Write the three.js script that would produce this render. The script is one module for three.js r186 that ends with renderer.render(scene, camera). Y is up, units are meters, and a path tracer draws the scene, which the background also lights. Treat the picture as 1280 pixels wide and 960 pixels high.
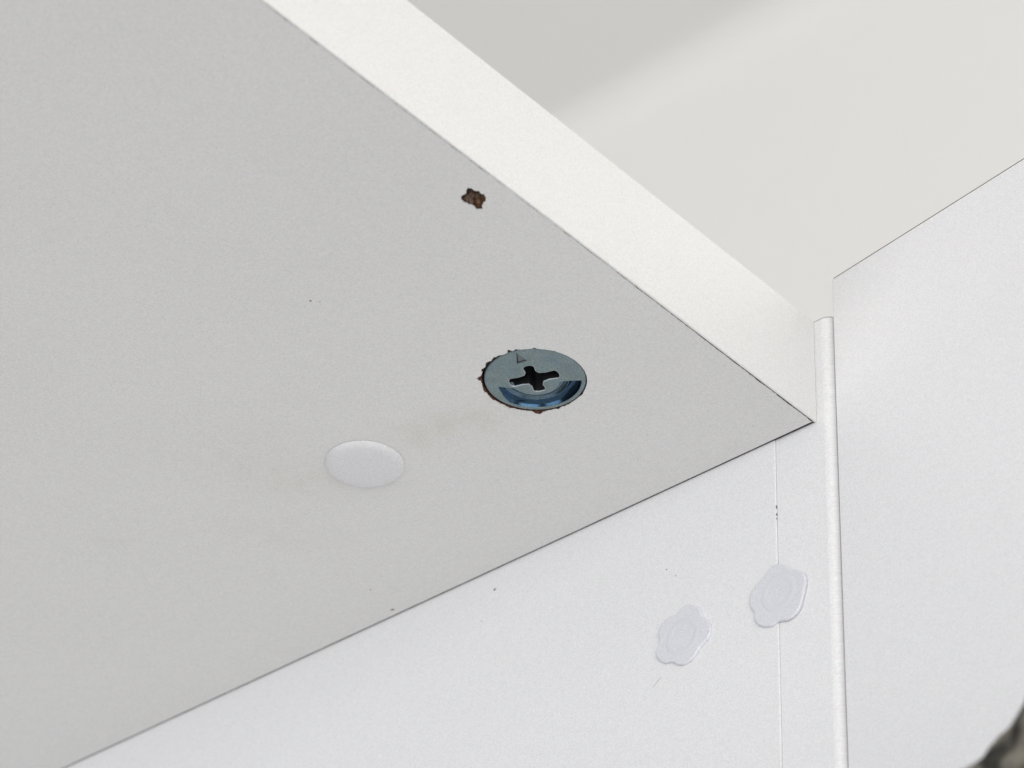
import * as THREE from 'three';
import { mergeGeometries, toCreasedNormals } from 'three/addons/utils/BufferGeometryUtils.js';
import { RectAreaLightUniformsLib } from 'three/addons/lights/RectAreaLightUniformsLib.js';
import { createNoise2D, createNoise3D } from 'simplex-noise';

// ------------------------------------------------------------------ camera, light, exposure
const mm = 0.001;
const scene = new THREE.Scene();
scene.background = new THREE.Color().setRGB(0.15, 0.15, 0.153);          // the dim room behind the photographer
const camera = new THREE.PerspectiveCamera(12.066, 4 / 3, 0.02, 20);
camera.position.set(-348.896 * mm, -315.425 * mm, 253.957 * mm);
camera.up.set(-0.46683, 0.80073, 0.37536);
camera.lookAt(camera.position.x + 0.59568, camera.position.y + 0.59843, camera.position.z - 0.53576);
camera.focus = 0.527; camera.userData.fStop = 34;
RectAreaLightUniformsLib.init();
function areaLight(color, intensity, w, h, from, to) {
  const l = new THREE.RectAreaLight(color, intensity, w, h);
  l.position.set(...from); l.lookAt(...to); scene.add(l); return l;
}
areaLight(0xfffefb, 4.3, 4.0, 3.0, [-3.0, -0.75, 4.0], [0, 0, 0]);         // large unseen key light behind and left of the camera
areaLight(0xf9fbff, 3.5, 2.0, 2.0, [-3.3, -0.6, -0.2], [0, 0, 0]);           // added fill light on the left, lifts side panel and door
areaLight(0xfffcf8, 0.65, 4.0, 4.0, [-0.9, -1.7, 0.4], [-0.9, 0, 0.4001]);    // added fill from below, in place of light off the floor
areaLight(0xfffaf3, 4.8, 0.6, 0.6, [0.45, 0.50, 1.10], [0, 0, 0]);          // added overhead light from the right, so the front band darkens towards the corner
const renderer = new THREE.WebGLRenderer({ antialias: true });
renderer.toneMapping = THREE.LinearToneMapping;
renderer.toneMappingExposure = 0.88;
renderer.shadowMap.enabled = true;

// ------------------------------------------------------------------ helpers
function rng(seed) { let s = seed >>> 0; return () => { s = (s + 0x6d2b79f5) >>> 0; let t = Math.imul(s ^ (s >>> 15), 1 | s); t = (t + Math.imul(t ^ (t >>> 7), 61 | t)) ^ t; return ((t ^ (t >>> 14)) >>> 0) / 4294967296; }; }
const rand = rng(7);
const n2 = createNoise2D(rng(11)), n3 = createNoise3D(rng(12));
const used = {};
const numbered = (n) => { used[n] = (used[n] ?? -1) + 1; return used[n] ? n + '_' + String(used[n]).padStart(3, '0') : n; };
function thing(name, label, category, pos = [0, 0, 0]) {
  const g = new THREE.Group(); g.name = numbered(name); g.position.set(...pos.map((v) => v * mm));
  g.userData = { label, category }; scene.add(g); return g;
}
function part(name, geometry, material, parent, label, kind) {
  const m = new THREE.Mesh(geometry, material); m.name = name; m.castShadow = m.receiveShadow = true;
  if (label) m.userData.label = label;
  if (kind) m.userData.kind = kind;
  parent.add(m); return m;
}
const V2 = (a) => a.map(([x, y]) => new THREE.Vector2(x, y));
// Sheets are drawn in (u, v, n), millimetres, n pointing out of the sheet, then turned into place:
const under = (g) => g.rotateX(Math.PI / 2).scale(mm, mm, mm);           // u = X, v = Z, n = down
const side = (g) => g.rotateY(-Math.PI / 2).scale(mm, mm, mm);           // u = Z, v = Y, n = -X
function gaussGrain(r) { return (r() + r() + r() + r() - 2) * 0.87; }
function dataTexture(w, h, fn, srgb = true) {
  const d = new Uint8Array(w * h * 4);
  for (let y = 0; y < h; y++) for (let x = 0; x < w; x++) {
    const c = fn(x / w, y / h), i = (y * w + x) * 4;
    for (let k = 0; k < 3; k++) d[i + k] = Math.max(0, Math.min(255, Math.round(c[k])));
    d[i + 3] = 255;
  }
  const t = new THREE.DataTexture(d, w, h, THREE.RGBAFormat);
  t.magFilter = THREE.LinearFilter; t.minFilter = THREE.LinearMipmapLinearFilter; t.generateMipmaps = true;
  t.wrapS = t.wrapT = THREE.RepeatWrapping; if (srgb) t.colorSpace = THREE.SRGBColorSpace; t.needsUpdate = true; return t;
}
function planarUV(g, fu, fv) {                                            // uv from position (metres in)
  const p = g.attributes.position, uv = new Float32Array(p.count * 2);
  for (let i = 0; i < p.count; i++) { const x = p.getX(i), y = p.getY(i), z = p.getZ(i); uv[2 * i] = fu(x, y, z); uv[2 * i + 1] = fv(x, y, z); }
  g.setAttribute('uv', new THREE.BufferAttribute(uv, 2)); return g;
}
function extrude(shape, n0, n1, bevel = 0, seg = 3, curve = 12) {
  const g = new THREE.ExtrudeGeometry(shape, { depth: n1 - n0 - 2 * bevel, bevelEnabled: bevel > 0, bevelSize: bevel, bevelThickness: bevel, bevelOffset: -bevel, bevelSegments: seg, curveSegments: curve });
  return g.translate(0, 0, n0 + bevel);
}
function offset(pts, d) {                                                 // grows a counter-clockwise outline by d
  const n = pts.length;
  return pts.map((p, i) => {
    const a = pts[(i + n - 1) % n], b = pts[(i + 1) % n];
    const e1 = [p[0] - a[0], p[1] - a[1]], e2 = [b[0] - p[0], b[1] - p[1]], l1 = Math.hypot(...e1) || 1, l2 = Math.hypot(...e2) || 1;
    let nx = e1[1] / l1 + e2[1] / l2, ny = -e1[0] / l1 - e2[0] / l2; const l = Math.hypot(nx, ny) || 1;
    const c = Math.max(0.5, l / 2);
    return [p[0] + nx / l * d / c, p[1] + ny / l * d / c];
  });
}
const ccw = (pts) => { let a = 0; pts.forEach((p, i) => { const q = pts[(i + 1) % pts.length]; a += p[0] * q[1] - q[0] * p[1]; }); return a > 0 ? pts : pts.slice().reverse(); };
function ringWall(rings) {                                                // rings: arrays of [u, v, n] with equal counts
  const pos = [], idx = [], n = rings[0].length;
  rings.forEach((r) => r.forEach((p) => pos.push(...p)));
  for (let k = 0; k + 1 < rings.length; k++) for (let i = 0; i < n; i++) {
    const a = k * n + i, b = k * n + (i + 1) % n; idx.push(a, a + n, b, b, a + n, b + n);
  }
  const g = new THREE.BufferGeometry();
  g.setAttribute('position', new THREE.Float32BufferAttribute(pos, 3)); g.setIndex(idx);
  planarUV(g, (x) => x, (x, y) => y); g.computeVertexNormals(); return toCreasedNormals(g, 0.6);
}
const lift = (pts, n) => pts.map(([u, v]) => [u, v, n]);
function flat(pts, n, holes = []) {
  const s = new THREE.Shape(V2(pts)); holes.forEach((h) => s.holes.push(new THREE.Path(V2(h))));
  return new THREE.ShapeGeometry(s).translate(0, 0, n);
}
const merge = (list) => mergeGeometries(list.map((g) => { const h = g.index ? g.toNonIndexed() : g; for (const k of Object.keys(h.attributes)) if (!['position', 'normal', 'uv'].includes(k)) h.deleteAttribute(k); return h; }));
const smooth = (pts, n) => new THREE.CatmullRomCurve3(pts.map(([x, y]) => new THREE.Vector3(x, y, 0)), true, 'centripetal').getSpacedPoints(n).slice(0, n).map((p) => [p.x, p.y]);

// ------------------------------------------------------------------ materials
const tone = (r, base, amp = 5) => { const g = gaussGrain(r) * amp; return base.map((b) => b + g + gaussGrain(r) * amp * 0.35); };
const grainRand = rng(21);
const grainTile = dataTexture(512, 512, () => tone(grainRand, [244, 244, 244], 11));                  // 64 mm of fine melamine speckle
const bumpRand = rng(22);
const bumpTile = dataTexture(512, 512, () => { const v = 128 + gaussGrain(bumpRand) * 60; return [v, v, v]; }, false);
function melamine(rgb, rough = 0.42) {
  const m = new THREE.MeshPhysicalMaterial({ roughness: rough, map: grainTile, bumpMap: bumpTile, bumpScale: 0.00001 });
  m.color.setRGB(...rgb); return m;
}
const matPanel = melamine([0.835, 0.835, 0.85]);
const matDoor = melamine([0.90, 0.90, 0.915]);
const matBand = melamine([0.85, 0.847, 0.84], 0.36);
const matEdge = melamine([0.86, 0.86, 0.867], 0.34);
const uvTile = (g, fu, fv) => planarUV(g, (x, y, z) => fu(x, y, z) / 0.064, (x, y, z) => fv(x, y, z) / 0.064);
// underside of the shelf: the same melamine with its rubbed, slightly yellowed smears
const underRand = rng(23);
const smear = (x, z, cx, cz, a, rx, rz) => { const c = Math.cos(a), s = Math.sin(a), u = (x - cx) * c + (z - cz) * s, v = -(x - cx) * s + (z - cz) * c; return Math.exp(-(u * u) / (rx * rx) - (v * v) / (rz * rz)); };
const underMap = dataTexture(2048, 2048, (u, v) => {
  const x = (u - 1) * 300, z = (v - 1) * 300;
  let k = 0;
  k += 0.9 * smear(x, z, -33, -42, 1.35, 12, 4) + 0.55 * smear(x, z, -37, -70, 0.9, 9, 5) + 0.35 * smear(x, z, -29, -83, 0.6, 10, 4) + 0.5 * smear(x, z, -43, -103, 0.9, 3.5, 0.8) + 0.3 * smear(x, z, -47, -71, 1.0, 9, 6);
  k *= 0.65 + 0.35 * n2(x * 0.2, z * 0.2) + 0.14 * n2(x * 1.3, z * 1.3);
  k = 1.25 * Math.max(0, k);
  const cloud = 0.9 * n2(x * 0.03, z * 0.03);
  return tone(underRand, [246 + cloud - 9 * k, 246 + cloud - 10 * k, 246 + cloud - 16 * k], 11);
});
const matUnder = new THREE.MeshPhysicalMaterial({ roughness: 0.45, map: underMap, bumpMap: bumpTile, bumpScale: 0.00001 });
matUnder.color.setRGB(0.80, 0.80, 0.795);
const chipRand = rng(24);
const chipMap = dataTexture(256, 256, (u, v) => { const k = 0.6 + 0.35 * n2(u * 26, v * 34) + 0.25 * n2(u * 70, v * 80) + 0.1 * chipRand(); return [112 * k + 16, 76 * k + 10, 60 * k + 8]; });
const matCore = new THREE.MeshStandardMaterial({ roughness: 0.95, map: chipMap }); matCore.color.setRGB(0.75, 0.56, 0.52);
const matChip = new THREE.MeshStandardMaterial({ roughness: 0.95, map: chipMap }); matChip.map = null; matChip.vertexColors = true;
const matGroove = new THREE.MeshStandardMaterial({ roughness: 1, map: chipMap }); matGroove.color.setRGB(0.55, 0.42, 0.40);
const headRand = rng(25);
const headMap = dataTexture(512, 512, (u, v) => { const k = 1 + 0.03 * n2(u * 5, v * 5) + 0.05 * n2(u * 30, v * 30) + 0.06 * n2(u * 75, v * 75) + 0.24 * gaussGrain(headRand); const w = 0.5 + 0.5 * n2(u * 5 + 9, v * 5); return [(176 + 10 * w) * k, (190 + 4 * w) * k, (198 - 8 * w) * k]; });
const matHead = new THREE.MeshPhysicalMaterial({ metalness: 0.85, roughness: 0.5, map: headMap }); matHead.color.setRGB(0.47, 0.53, 0.545);
const matRim = new THREE.MeshPhysicalMaterial({ metalness: 0.95, roughness: 0.32 }); matRim.color.setRGB(0.44, 0.49, 0.51);
const matHub = new THREE.MeshPhysicalMaterial({ metalness: 0.95, roughness: 0.26, map: headMap }); matHub.color.setRGB(0.23, 0.31, 0.385);
const matTrough = new THREE.MeshPhysicalMaterial({ metalness: 1, roughness: 0.2, map: headMap }); matTrough.color.setRGB(0.075, 0.135, 0.225);
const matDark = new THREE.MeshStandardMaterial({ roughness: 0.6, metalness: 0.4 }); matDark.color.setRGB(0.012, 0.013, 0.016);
const matArrow = new THREE.MeshPhysicalMaterial({ metalness: 0.8, roughness: 0.6 }); matArrow.color.setRGB(0.20, 0.215, 0.23);
const matCap = new THREE.MeshPhysicalMaterial({ roughness: 0.24, map: grainTile, bumpMap: bumpTile, bumpScale: 0.00001 }); matCap.color.setRGB(0.80, 0.80, 0.815);
const matSticker = new THREE.MeshPhysicalMaterial({ roughness: 0.16, map: grainTile, bumpMap: bumpTile, bumpScale: 0.00003 }); matSticker.color.setRGB(0.745, 0.75, 0.80);
const matDirt = new THREE.MeshStandardMaterial({ roughness: 0.95 }); matDirt.color.setRGB(0.10, 0.075, 0.05);
const matTopEdge = new THREE.MeshStandardMaterial({ roughness: 0.9 }); matTopEdge.color.setRGB(0.42, 0.40, 0.39);
const matScratch = new THREE.MeshStandardMaterial({ roughness: 0.9 }); matScratch.color.setRGB(0.33, 0.32, 0.31);
const matWall = new THREE.MeshStandardMaterial({ roughness: 0.9, bumpMap: bumpTile, bumpScale: 0.0002 }); matWall.color.setRGB(0.835, 0.825, 0.805);

// ------------------------------------------------------------------ the room: ceiling running into the wall through a rounded cove
{
  const W = 512, H = 668, R = 16, T = 60;                                // wall face, ceiling height, cove radius (mm)
  const z0 = -2600, z1 = 2600;
  const cs = new THREE.Shape();
  cs.moveTo(-2600, H); cs.lineTo(W - R - 1, H); cs.lineTo(W - R, H); cs.absarc(W - R, H - R, R, Math.PI / 2, 0, true); cs.lineTo(W, H - R - 1); cs.lineTo(W + T, H - R - 1); cs.lineTo(W + T, H + T); cs.lineTo(-2600, H + T); cs.closePath();
  const cg = toCreasedNormals(new THREE.ExtrudeGeometry(cs, { depth: z1 - z0, bevelEnabled: false, curveSegments: 24 }), 0.3).translate(0, 0, z0).scale(mm, mm, mm);
  const ceiling = part('ceiling', uvTile(cg, (x) => x, (x, y, z) => z), matWall, scene); ceiling.userData.kind = 'structure';
  const wg = new THREE.BoxGeometry(T, 2400, z1 - z0).translate(W + T / 2, H - R - 1 - 1200, 0).scale(mm, mm, mm);
  const wall = part('wall', uvTile(wg, (x, y, z) => z, (x, y) => y), matWall, scene); wall.userData.kind = 'structure';
}

// ------------------------------------------------------------------ side panel
const SEAM = -7.3, FRONT = 3.25, TOP = 18.45;
const dirtGeo = (list, place) => merge(list.map(([u, v, a, b, t]) => {
  const n = 9, pts = []; for (let i = 0; i < n; i++) { const th = i / n * 2 * Math.PI, r = 0.75 + 0.5 * rand(); pts.push([u + Math.cos(th + t) * 0, v]); const x = Math.cos(th) * a * r, y = Math.sin(th) * b * r; pts[i] = [u + x * Math.cos(t) - y * Math.sin(t), v + x * Math.sin(t) + y * Math.cos(t)]; }
  return place(extrude(new THREE.Shape(V2(pts)), -0.01, 0.035));
}));
{
  const t = thing('side_panel', 'white upright cabinet side under the shelf, carrying two flower-shaped stickers', 'cabinet side');
  const y0 = -420;
  const main = new THREE.Shape(); main.moveTo(0.0, -300); main.lineTo(16, -300); main.lineTo(16, SEAM - 0.02); main.lineTo(0.25, SEAM - 0.02); main.quadraticCurveTo(0, SEAM - 0.02, 0, SEAM - 0.27); main.closePath();
  const mk = (s) => new THREE.ExtrudeGeometry(s, { depth: TOP - y0, bevelEnabled: false, curveSegments: 16 }).rotateX(Math.PI / 2).translate(0, TOP, 0).scale(mm, mm, mm);
  part('panel', uvTile(mk(main), (x, y, z) => z - x, (x, y) => y), matPanel, t);
  const R = 2.0, x0 = 0.18, END = 0.87, zA = FRONT - 0.12 - R * Math.sin(END);
  const st = new THREE.Shape(V2([[x0 + 0.06, SEAM + 0.02], [16, SEAM + 0.02], [16, zA - 0.004], [x0, zA - 0.004], [x0, SEAM + 0.08]]));
  part('edge_strip', uvTile(mk(st), (x, y, z) => z - x + 0.02, (x, y) => y + 0.013), matPanel, t, 'narrow flat strip between the seam and the rounded edge');
  const eb = new THREE.Shape(); eb.moveTo(16, zA); eb.lineTo(16, FRONT); eb.lineTo(x0 + R - R * Math.cos(END) + 0.35, FRONT); eb.lineTo(x0 + R - R * Math.cos(END) + 0.1, FRONT - 0.02); eb.absarc(x0 + R, FRONT - 0.1 - R * Math.sin(END), R, Math.PI - END, Math.PI, false); eb.lineTo(x0, zA); eb.closePath();
  part('edge_band', uvTile(toCreasedNormals(mk(eb), 0.2), (x, y, z) => z - x + 0.02, (x, y) => y + 0.013), matEdge, t, 'bright white rounded front edge');
  const cap = new THREE.Shape(); cap.moveTo(x0 + 0.12, SEAM); cap.lineTo(16, SEAM); cap.lineTo(16, FRONT - 0.15); cap.lineTo(x0 + 1.2, FRONT - 0.15); cap.absarc(x0 + R, FRONT - 0.1 - R * Math.sin(END), R - 0.12, Math.PI - END, Math.PI, false); cap.closePath();
  const cg = new THREE.ExtrudeGeometry(cap, { depth: 0.28, bevelEnabled: false, curveSegments: 10 }).rotateX(Math.PI / 2).translate(0, TOP + 0.29, 0).scale(mm, mm, mm);
  part('top_edge', uvTile(cg, (x) => x, (x, y, z) => z), matTopEdge, t, 'thin grey top edge');
  part('dirt_specks', dirtGeo([[-62, -3.7, 0.30, 0.14, 0.5], [-27.8, -14.3, 0.13, 0.09, 0], [-26, -16.2, 0.10, 0.07, 0.4], [-64.5, -8.5, 0.08, 0.06, 0]], side), matDirt, t, null, 'stuff');
  part('seam_chip', dirtGeo([[SEAM + 0.05, -11.9, 0.07, 0.35, 0.05], [SEAM + 0.08, -13.3, 0.08, 0.22, -0.1], [SEAM + 0.06, -14.0, 0.05, 0.16, 0.1]], (g) => side(g.translate(0, 0, 0.0))), matDirt, t, 'dark nick on the seam');
  part('scratch', dirtGeo([[-29.6, -33.35, 0.95, 0.022, 0.6]], side), matScratch, t, 'fine dark scratch');
}

// ------------------------------------------------------------------ door
{
  const dir = new THREE.Vector2(-0.1322, 0.9912);                        // along the door, (x, z)
  const t = thing('door', 'white cabinet door standing open beside the rounded edge of the cabinet side', 'cabinet door');
  const a0 = 0.2, len = 330, T = 18, r = 0.6, y0 = -420, y1 = 24.6;
  const base = new THREE.Vector2(0, 3.573);
  const P = (a, b) => [base.x + dir.x * a + dir.y * b, base.y + dir.y * a - dir.x * b];   // a along, b into the thickness (+X side)
  const outline = (inset) => {
    const q = []; const s = inset;
    for (let i = 0; i <= 8; i++) { const th = Math.PI + (i / 8) * -Math.PI / 2 + 0; q.push(P(a0 + s + (r) * (1 + Math.cos(th)), s + r * (1 - Math.sin(th)))); }
    q.push(P(a0 + s + r + 0.05, s)); q.push(P(len - s, s)); q.push(P(len - s, T - s)); q.push(P(a0 + s, T - s)); q.push(P(a0 + s, s + r + 0.05)); return q;
  };
  const mk = (pts, h, top) => new THREE.ExtrudeGeometry(new THREE.Shape(V2(ccw(pts))), { depth: h, bevelEnabled: false }).rotateX(Math.PI / 2).translate(0, top, 0).scale(mm, mm, mm);
  part('panel', uvTile(toCreasedNormals(mk(outline(0), y1 - y0, y1), 0.3), (x, y, z) => z - x + 0.03, (x, y) => y + 0.02), matDoor, t);
  part('top_edge', uvTile(mk(outline(0.12), 0.28, y1 + 0.28), (x) => x, (x, y, z) => z), matGroove, t, 'thin brown line along the top edge');
}

// ------------------------------------------------------------------ shelf
const CAM = [-33.49, -25.25], CAP = [-33.70, -58.67], CHIP = [-69.9, -4.95];
const chipRough = (pts) => pts.flatMap((p, i) => { const q = pts[(i + 1) % pts.length]; return [0, 1, 2].map((k) => { const f = k / 3, x = p[0] + (q[0] - p[0]) * f, y = p[1] + (q[1] - p[1]) * f; return [x + 0.11 * n2(x * 2.3, y * 2.3), y + 0.11 * n2(x * 2.3 + 30, y * 2.3)]; }); });
const chipOutline = chipRough(ccw([[-72.29, -4.15], [-71.8, -3.85], [-71.24, -3.8], [-70.86, -3.4], [-70.3, -3.5], [-69.81, -3.3], [-69.23, -3.5], [-68.57, -4.05], [-68.26, -4.95], [-67.6, -5.4], [-67.55, -5.8], [-67.99, -6.2], [-68.98, -6.1], [-69.48, -6.4], [-70.35, -6.55], [-71.05, -6.4], [-71.43, -5.85], [-71.59, -5.04]]));
function camHole() {
  const bites = [[-131, 0.62, 5], [-147, 0.35, 4], [-160, 0.30, 5], [-172, 0.22, 4], [168, 0.55, 3.5], [160, 0.35, 4], [140, 0.22, 3], [118, 0.12, 3], [23, 0.16, 4], [-38, 0.88, 6], [-31, 0.3, 4], [-68, 0.12, 4], [-92, 0.14, 5], [-110, 0.2, 5], [-15, 0.2, 3], [0, 0.12, 3]];
  const pts = [];
  for (let i = 0; i < 260; i++) {
    const d = i / 260 * 360 - 180, a = d * Math.PI / 180;
    const lower = d < 0 ? 1 : 0;
    let r = 7.52 + 0.34 * lower * (0.6 + 0.4 * Math.cos((d + 110) * Math.PI / 130)) + 0.06 * Math.abs(n2(i * 0.35, 3)) + 0.075 * n2(i * 0.9, 8) * (0.3 + lower);
    for (const [b, h, w] of bites) { let e = Math.abs(d - b); e = Math.min(e, 360 - e); if (e < w) r += 1.2 * h * (1 - e / w) ** 0.7 * (0.8 + 0.3 * n2(i * 0.8, b)); }
    pts.push([CAM[0] + r * Math.cos(a), CAM[1] + r * Math.sin(a)]);
  }
  return pts;
}
{
  const t = thing('shelf', 'white shelf board seen from below, its long front edge running diagonally to the corner', 'shelf');
  const X0 = -300, Z0 = -300, L = 0.2, H = 18.7;
  const gapNear = -0.34, gapFar = -0.26;
  // bottom laminate: ragged along the front where it meets the edge band, with the bored hole and the broken chip in it
  const sheet = [];
  sheet.push([X0, Z0], [gapFar - 0.1, Z0]);
  for (let i = 0; i <= 60; i++) { const z = -170 + 169.9 * i / 60; sheet.push([gapFar + (gapNear - gapFar) * (i / 60) + 0.02 * n2(z * 0.9, 1), z]); }
  for (let i = 0; i <= 520; i++) {
    const x = gapNear - 0.1 - i * 0.27;
    const open = THREE.MathUtils.smoothstep(-x, -2, 14), wide = THREE.MathUtils.lerp(0.22, 0.07, THREE.MathUtils.smoothstep(-x, 8, 60));
    sheet.push([x, -(wide + 0.07 * n2(x * 0.25, 5) + 0.055 * n2(x * 1.1, 9) + 0.03 * n2(x * 3.3, 2) + 0.02 * open)]);
  }
  sheet.push([X0, -0.05]);
  const s = new THREE.Shape(V2(sheet)); const capHole = []; for (let i = 0; i < 90; i++) { const a = i / 90 * 2 * Math.PI; capHole.push([CAP[0] + 0.08 + 5.97 * Math.cos(a), CAP[1] - 0.06 + 5.97 * Math.sin(a)]); }
  s.holes.push(new THREE.Path(V2(capHole)), new THREE.Path(V2(camHole())), new THREE.Path(V2(chipOutline)));
  const lam = planarUV(under(extrude(s, -L, 0)), (x) => x / 0.3 + 1, (x, y, z) => z / 0.3 + 1);
  part('underside', lam, matUnder, t, 'pale grey-white laminate underside with faint yellowish smears');
  // chipboard core
  const c = new THREE.Shape(V2([[X0, Z0], [-0.6, Z0], [-0.6, -0.02], [X0, -0.02]]));
  const circ = []; for (let i = 0; i < 72; i++) { const a = i / 72 * 2 * Math.PI; circ.push([CAM[0] + 7.72 * Math.cos(a), CAM[1] + 7.72 * Math.sin(a)]); }
  c.holes.push(new THREE.Path(V2(circ)), new THREE.Path(V2(offset(chipOutline, 0.12))));
  part('core', uvTile(under(extrude(c, -H + 0.2, -L - 0.005)), (x, y, z) => (x + z) * 3, (x, y, z) => (y + z) * 3), matCore, t, 'brown chipboard core');
  // broken chip: rough chipboard at the bottom of the bite
  {
    const rings = [], N = 64, o = smooth(offset(chipOutline, 0.1), N), cx = CHIP[0], cy = CHIP[1];
    rings.push(o.map(([u, v]) => [u, v, -0.21]), o.map(([u, v]) => [u, v, -0.6]));
    for (let k = 0; k <= 12; k++) {
      const f = 1 - k / 12.5;
      rings.push(o.map(([u, v]) => { const x = cx + (u - cx) * f, y = cy + (v - cy) * f; return [x, y, -0.5 - 1.3 * Math.min(1, 3 * (1 - f) + 0.25) * THREE.MathUtils.smoothstep(-(x - cx) * 0.75 + (y - cy) * 0.66, -2.4, 1.2) + 0.18 * n2(x * 1.6, y * 1.6) + 0.26 * n2(x * 4.5, y * 4.5)]; }));
    }
    const g = ringWall(rings), floor = uvTile(under(g), (x) => x * 6, (x, y, z) => z * 6);
    const fp = floor.attributes.position, fc = new Float32Array(fp.count * 3);
    for (let i = 0; i < fp.count; i++) {
      const x = fp.getX(i) / mm, z = fp.getZ(i) / mm, k = THREE.MathUtils.clamp(0.55 + 0.5 * n2(x * 0.9, z * 0.9) + 0.6 * n2(x * 3.6, z * 3.6), 0, 1.35), w = fp.getY(i) / mm < 0.3 ? 0 : 1;
      const tan = THREE.MathUtils.smoothstep(x, -69.3, -68.2);
      const q = THREE.MathUtils.clamp(1.15 - Math.hypot(x - CHIP[0] - 0.25, z - CHIP[1] + 0.5) / 1.75, 0, 1), m = w * k * (0.12 + 0.88 * q);
      fc[3 * i] = 0.045 + (0.33 + 0.12 * tan) * m; fc[3 * i + 1] = 0.016 + (0.25 + 0.02 * tan) * m; fc[3 * i + 2] = 0.010 + (0.195 - 0.08 * tan) * m;
    }
    floor.setAttribute('color', new THREE.BufferAttribute(fc, 3));
    part('chip_hole', floor, matChip, t, 'small ragged brown bite broken out of the laminate near the front edge');
  }
  // dark strips painted as gap shadow in both joints, glue-brown farther along the front
  {
    const bar = (pts, n0, n1) => under(extrude(new THREE.Shape(V2(ccw(pts))), n0, n1));
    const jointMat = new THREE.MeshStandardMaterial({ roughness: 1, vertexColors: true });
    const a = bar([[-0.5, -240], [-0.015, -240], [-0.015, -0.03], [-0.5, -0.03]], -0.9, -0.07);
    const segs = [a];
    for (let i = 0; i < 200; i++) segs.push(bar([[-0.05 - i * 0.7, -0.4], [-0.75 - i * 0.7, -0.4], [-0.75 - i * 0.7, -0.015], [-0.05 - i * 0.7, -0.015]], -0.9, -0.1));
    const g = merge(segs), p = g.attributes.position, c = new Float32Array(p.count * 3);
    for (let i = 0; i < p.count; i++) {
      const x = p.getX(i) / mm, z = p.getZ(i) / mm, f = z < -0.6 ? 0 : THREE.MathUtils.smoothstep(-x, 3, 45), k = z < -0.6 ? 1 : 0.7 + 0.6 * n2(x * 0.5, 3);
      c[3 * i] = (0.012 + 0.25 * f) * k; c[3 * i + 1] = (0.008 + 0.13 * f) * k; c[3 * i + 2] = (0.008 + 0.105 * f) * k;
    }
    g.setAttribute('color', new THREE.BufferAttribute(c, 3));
    part('joint_line', g, jointMat, t, 'dark joint strip coloured as gap shadow, with a brown glue line along the front');
  }
  // edge band with a softly rounded lower arris
  const e = new THREE.Shape(); const r = 0.2, B = 0.36;
  e.moveTo(0.0, 0.02); e.lineTo(B - r, 0.0); e.absarc(B - r, r, r, -Math.PI / 2, 0, false); e.lineTo(B, r + 0.03); e.lineTo(B, H - 0.23); e.lineTo(B, H - 0.2); e.absarc(B - 0.2, H - 0.2, 0.2, 0, Math.PI / 2, false); e.lineTo(0, H); e.closePath();
  const band = new THREE.ExtrudeGeometry(e, { depth: 300 - 0.26, bevelEnabled: true, bevelSize: 0.12, bevelThickness: 0.2, bevelOffset: -0.12, bevelSegments: 3, curveSegments: 10 }).rotateY(-Math.PI / 2).translate(-0.06, 0, 0);
  band.applyMatrix4(new THREE.Matrix4().makeTranslation(0, 0, 0)).scale(mm, mm, mm);
  part('edge_band', uvTile(toCreasedNormals(band, 0.25), (x) => x + 0.041, (x, y, z) => y - z), matBand, t, 'bright white front edge strip');
  const top = new THREE.BoxGeometry(299.4, 0.18, 299.9).translate(-150.3, H - 0.09, -150.05).scale(mm, mm, mm);
  part('top_laminate', uvTile(top, (x) => x, (x, y, z) => z), matPanel, t);
  part('dirt_specks', dirtGeo([[-67.6, -37.8, 0.16, 0.12, 0], [-66.6, -36.9, 0.09, 0.05, 1], [-1.6, -82.2, 0.32, 0.17, 1.2], [-8.0, -81.1, 0.1, 0.08, 0], [-27.8, -48.9, 0.06, 0.05, 0], [-9, -26, 0.05, 0.05, 0], [-5, -7.5, 0.06, 0.05, 0], [-13, -21, 0.05, 0.04, 0]], under), matDirt, t, null, 'stuff');
}

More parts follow.
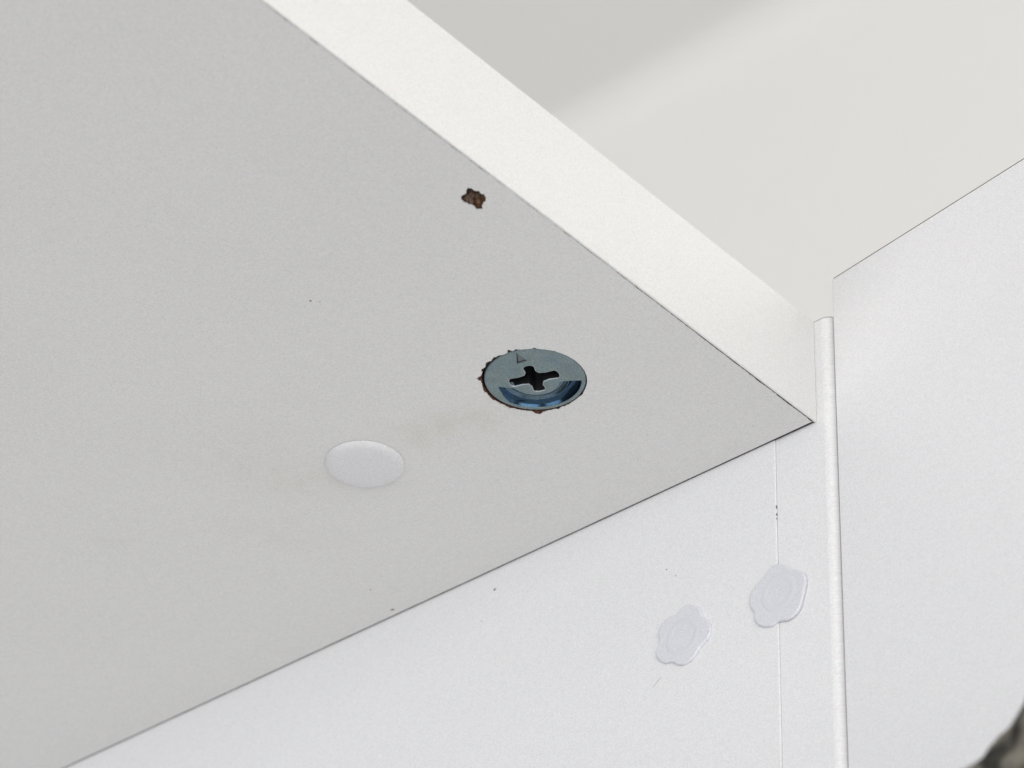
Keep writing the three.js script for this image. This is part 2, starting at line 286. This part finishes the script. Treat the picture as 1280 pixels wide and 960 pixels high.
// ------------------------------------------------------------------ cam lock fastener
{
  const t = thing('cam_lock', 'round bluish zinc cam fastener with black cross recess, set flush in the shelf underside', 'cam fastener', [CAM[0], 0, CAM[1]]);
  const rad = (d) => d * Math.PI / 180, N0 = -0.06;                       // face lies a hair inside the board
  // cross recess
  const arm = (ang, half, w) => { const c = Math.cos(ang), s = Math.sin(ang); return [[half * 0.55, -w * 0.94], [half - 0.42, -w * 1.06], [half - 0.12, -w * 0.78], [half, -w * 0.25], [half - 0.02, w * 0.35], [half - 0.16, w * 0.82], [half - 0.45, w * 1.04], [half * 0.55, w * 0.92]].map(([a, b]) => [a * c - b * s, a * s + b * c]); };
  const inner = (ang) => [0.78, 1.02].map((q, i) => [Math.cos(ang) * 1.5, Math.sin(ang) * 1.5])[0];
  const C0 = [-0.35, 0.08]; let cross = [];
  const angs = [[-23, 3.15, 0.82], [69, 3.8, 0.88], [157, 3.1, 0.76], [249, 3.7, 0.90]];
  angs.forEach(([d, h, w], i) => { const nx = i < 3 ? angs[i + 1][0] : angs[0][0] + 360; cross.push(...arm(rad(d), h, w)); cross.push(inner(rad((d + nx) / 2))); });
  cross = ccw(cross.map(([x, y]) => [x + C0[0], y + C0[1]]));
  const crossWide = offset(cross, 0.12);
  const arrow = ccw([[-6.6, 2.12], [-4.25, 2.05], [-4.62, 0.55]]), arrowWide = offset(arrow, 0.04);
  // crescent pocket
  const pocket = [];
  for (let d = -74; d <= 50; d += 2) pocket.push([6.72 * Math.cos(rad(d)), 6.72 * Math.sin(rad(d))]);
  for (let k = 1; k < 6; k++) { const f = k / 6; pocket.push([THREE.MathUtils.lerp(4.32, 2.62, f), THREE.MathUtils.lerp(5.15, 2.75, f)]); }
  for (let d = 44; d >= -86; d -= 2.5) pocket.push([3.62 * Math.cos(rad(d)), 3.62 * Math.sin(rad(d))]);
  pocket.push([-0.5, -3.85], [-1.4, -4.7], [-2.07, -5.28], [-1.2, -5.65], [0.3, -6.2]);
  const pk = ccw(pocket), pkWide = offset(pk, 0.07);
  const R = 7.42, disc = []; for (let i = 0; i < 120; i++) { const a = i / 120 * 2 * Math.PI; disc.push([(R - 0.28) * Math.cos(a), (R - 0.28) * Math.sin(a)]); }
  const rr = (r, n) => disc.map(([u, v]) => [u * r / (R - 0.28), v * r / (R - 0.28), n]);
  const headGeo = merge([
    flat(disc, N0, [crossWide, arrowWide, pkWide]),
    ringWall([rr(R - 0.28, N0), rr(R - 0.08, N0 - 0.08), rr(R, N0 - 0.28), rr(R, N0 - 1.4), rr(R - 0.45, N0 - 1.45)]),
    ringWall([lift(pkWide, N0), lift(offset(pk, 0.02), N0 - 0.03), lift(pk, N0 - 0.1)]),
  ]);
  part('head', planarUV(under(headGeo), (x, y, z) => x / 0.016 + 0.5, (x, y, z) => z / 0.016 + 0.5), matHead, t);
  part('slot_rim', under(ringWall([lift(crossWide, N0), lift(offset(cross, 0.03), N0 - 0.03), lift(cross, N0 - 0.12)])), matRim, t);
  // recess: walls, then a blunt cone-like floor; shade inside put into the black colour
  const shrink = (pts, f, n) => pts.map(([u, v]) => [C0[0] + (u - C0[0]) * f, C0[1] + (v - C0[1]) * f, n]);
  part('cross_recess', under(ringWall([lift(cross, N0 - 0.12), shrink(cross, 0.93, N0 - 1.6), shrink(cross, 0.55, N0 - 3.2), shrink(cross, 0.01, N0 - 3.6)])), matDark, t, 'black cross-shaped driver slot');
  part('arrow_mark', under(merge([ringWall([lift(arrowWide, N0), lift(arrow, N0 - 0.4), lift(offset(arrow, -0.15), N0 - 0.16)]), flat(offset(arrow, -0.15), N0 - 0.16)])), matArrow, t, 'small stamped triangle');
  // trough of the crescent: stepped, scooped floor between the hub and the rim
  const swept = (prof) => {
    const rows = [], A0 = -118, A1 = 58, NA = 90;
    for (const [r, n] of prof) { const row = []; for (let i = 0; i <= NA; i++) { const a = rad(A0 + (A1 - A0) * i / NA); row.push([r * Math.cos(a), r * Math.sin(a), N0 + n]); } rows.push(row); }
    const pos = [], idx = []; rows.forEach((w) => w.forEach((p) => pos.push(...p)));
    for (let k = 0; k + 1 < rows.length; k++) for (let i = 0; i < NA; i++) { const a = k * (NA + 1) + i; idx.push(a, a + 1, a + NA + 1, a + 1, a + NA + 2, a + NA + 1); }
    const g = new THREE.BufferGeometry(); g.setAttribute('position', new THREE.Float32BufferAttribute(pos, 3)); g.setIndex(idx); g.computeVertexNormals();
    return planarUV(under(g), (x) => x / 0.016 + 0.5, (x, y, z) => z / 0.016 + 0.5);
  };
  part('hub_slope', swept([[3.3, -0.1], [3.62, -0.12], [3.9, -0.2], [4.2, -0.33], [4.4, -0.52], [4.52, -0.54], [4.64, -0.42], [4.84, -0.14], [4.9, -0.12], [4.96, -0.2]]), matHub, t, 'grey-blue slope around the slot');
  part('crescent_channel', swept([[4.96, -0.2], [5.02, -0.45], [5.1, -0.8], [5.3, -1.05], [5.7, -1.14], [6.1, -1.0], [6.4, -0.74], [6.63, -0.4], [6.74, -0.1]]), matTrough, t, 'shiny dark blue crescent channel');
  part('body', under(new THREE.CylinderGeometry(7.0, 7.0, 9, 48).rotateX(Math.PI / 2).translate(0, 0, -8.6)), matDark, t);
}

// ------------------------------------------------------------------ plastic cover cap
{
  const t = thing('cover_cap', 'smooth round white plastic cap pressed into the shelf underside, beside the metal fastener', 'cover cap', [CAP[0], 0, CAP[1]]);
  const p = [[0, 0.86], [2.2, 0.85], [3.8, 0.81], [4.7, 0.74], [5.2, 0.64], [5.55, 0.50], [5.82, 0.31], [5.97, 0.15], [6.01, 0.09], [5.94, 0.03], [5.75, -0.02]];
  part('dome', uvTile(new THREE.LatheGeometry(V2(p.slice().reverse()), 96).rotateX(Math.PI).scale(mm, mm, mm), (x) => x, (x, y, z) => z), matCap, t);
}

// ------------------------------------------------------------------ flower stickers on the side panel
const flowerOne = [[-23.06, -22.57], [-21.5, -23.77], [-20.84, -25.23], [-20.4, -26.04], [-19.6, -27.1], [-19.28, -28.5], [-19.76, -29.67], [-20.5, -30.2], [-21.4, -30.8], [-22.2, -31.7], [-23.1, -32.3], [-24.3, -32.48], [-25.4, -32.1], [-26.57, -31.2], [-27.97, -30.8], [-29.1, -29.7], [-29.58, -28.34], [-29.2, -27.4], [-28.85, -26.6], [-29.1, -25.4], [-28.7, -24.1], [-27.5, -23.2], [-25.8, -23.2], [-24.9, -22.7], [-24.0, -22.35]];
const flowerTwo = [[-6.65, -22.33], [-5.45, -23.1], [-4.5, -24.1], [-3.2, -24.85], [-2.3, -25.9], [-2.06, -27.1], [-2.35, -28.5], [-2.7, -29.7], [-3.24, -31.2], [-4.2, -32.1], [-5.5, -32.4], [-7.1, -32.0], [-8.2, -32.27], [-9.5, -32.0], [-10.76, -31.1], [-11.36, -30.0], [-11.4, -28.8], [-12.05, -27.6], [-12.2, -26.3], [-11.74, -24.9], [-10.5, -23.9], [-9.4, -23.3], [-8.5, -22.4], [-7.7, -22.06]];
for (const [pts, label, ring] of [
  [flowerOne, 'glossy pale flower-shaped sticker on plain panel, lower and farther from the seam', [-24.5, -27.6]],
  [flowerTwo, 'glossy pale flower-shaped sticker covering part of the vertical seam, nearer the door', [-6.9, -27.2]],
]) {
  const t = thing('flower_sticker', label, 'sticker'); t.userData.group = 'flower stickers on the cabinet side';
  const s = new THREE.Shape(V2(ccw(smooth(pts, 120))));
  part('film', planarUV(side(extrude(s, -0.18, 0.42, 0.28, 5)), (x, y, z) => z / 0.064, (x, y) => y / 0.064), matSticker, t);
  if (ring) part('raised_ring', side(new THREE.TorusGeometry(2.6, 0.5, 10, 60).scale(1, 1, 0.09).translate(ring[0], ring[1], 0.405)), matSticker, t);
}

// ------------------------------------------------------------------ rough dark lump hanging into the lower right corner
{
  const t = thing('dark_lump', 'out-of-focus mottled grey-brown lump cut off by the lower right corner', 'dark lump');
  const depth = 0.40, right = new THREE.Vector3(0.65363, 0.02652, 0.75636), up = new THREE.Vector3(-0.46683, 0.80073, 0.37536), fwd = new THREE.Vector3(0.59568, 0.59843, -0.53576);
  const centre = camera.position.clone().addScaledVector(fwd, depth).addScaledVector(right, 0.0409).addScaledVector(up, -0.0278);
  const g = new THREE.TorusGeometry(0.0302, 0.013, 90, 160, 1.9).rotateZ(-1.75);
  const p = g.attributes.position, col = new Float32Array(p.count * 3), nrm = g.attributes.normal;
  for (let i = 0; i < p.count; i++) {
    const x = p.getX(i) * 1000, y = p.getY(i) * 1000, z = p.getZ(i) * 1000;
    const f = n3(x * 0.16, y * 0.16, z * 0.16) * 0.9 + n3(x * 0.45, y * 0.45, z * 0.45) * 0.45;
    const d = f * 0.00028;
    p.setXYZ(i, p.getX(i) + nrm.getX(i) * d, p.getY(i) + nrm.getY(i) * d, p.getZ(i) + nrm.getZ(i) * d);
    const k = THREE.MathUtils.clamp(0.55 + 0.95 * f, 0.03, 1), w = 0.5 + 0.5 * n3(x * 0.3 + 40, y * 0.3, z * 0.3);
    col[3 * i] = 0.215 * k; col[3 * i + 1] = (0.19 + 0.015 * w) * k; col[3 * i + 2] = (0.15 + 0.03 * w) * k;
  }
  g.setAttribute('color', new THREE.BufferAttribute(col, 3)); g.computeVertexNormals();
  const m = part('rough_surface', g, new THREE.MeshStandardMaterial({ roughness: 1, vertexColors: true }), t);
  m.setRotationFromMatrix(new THREE.Matrix4().makeBasis(right, up, fwd.clone().negate()));
  m.position.copy(centre);
}

scene.traverse((o) => { if (o.isMesh) { o.castShadow = o.receiveShadow = true; } });
renderer.render(scene, camera);
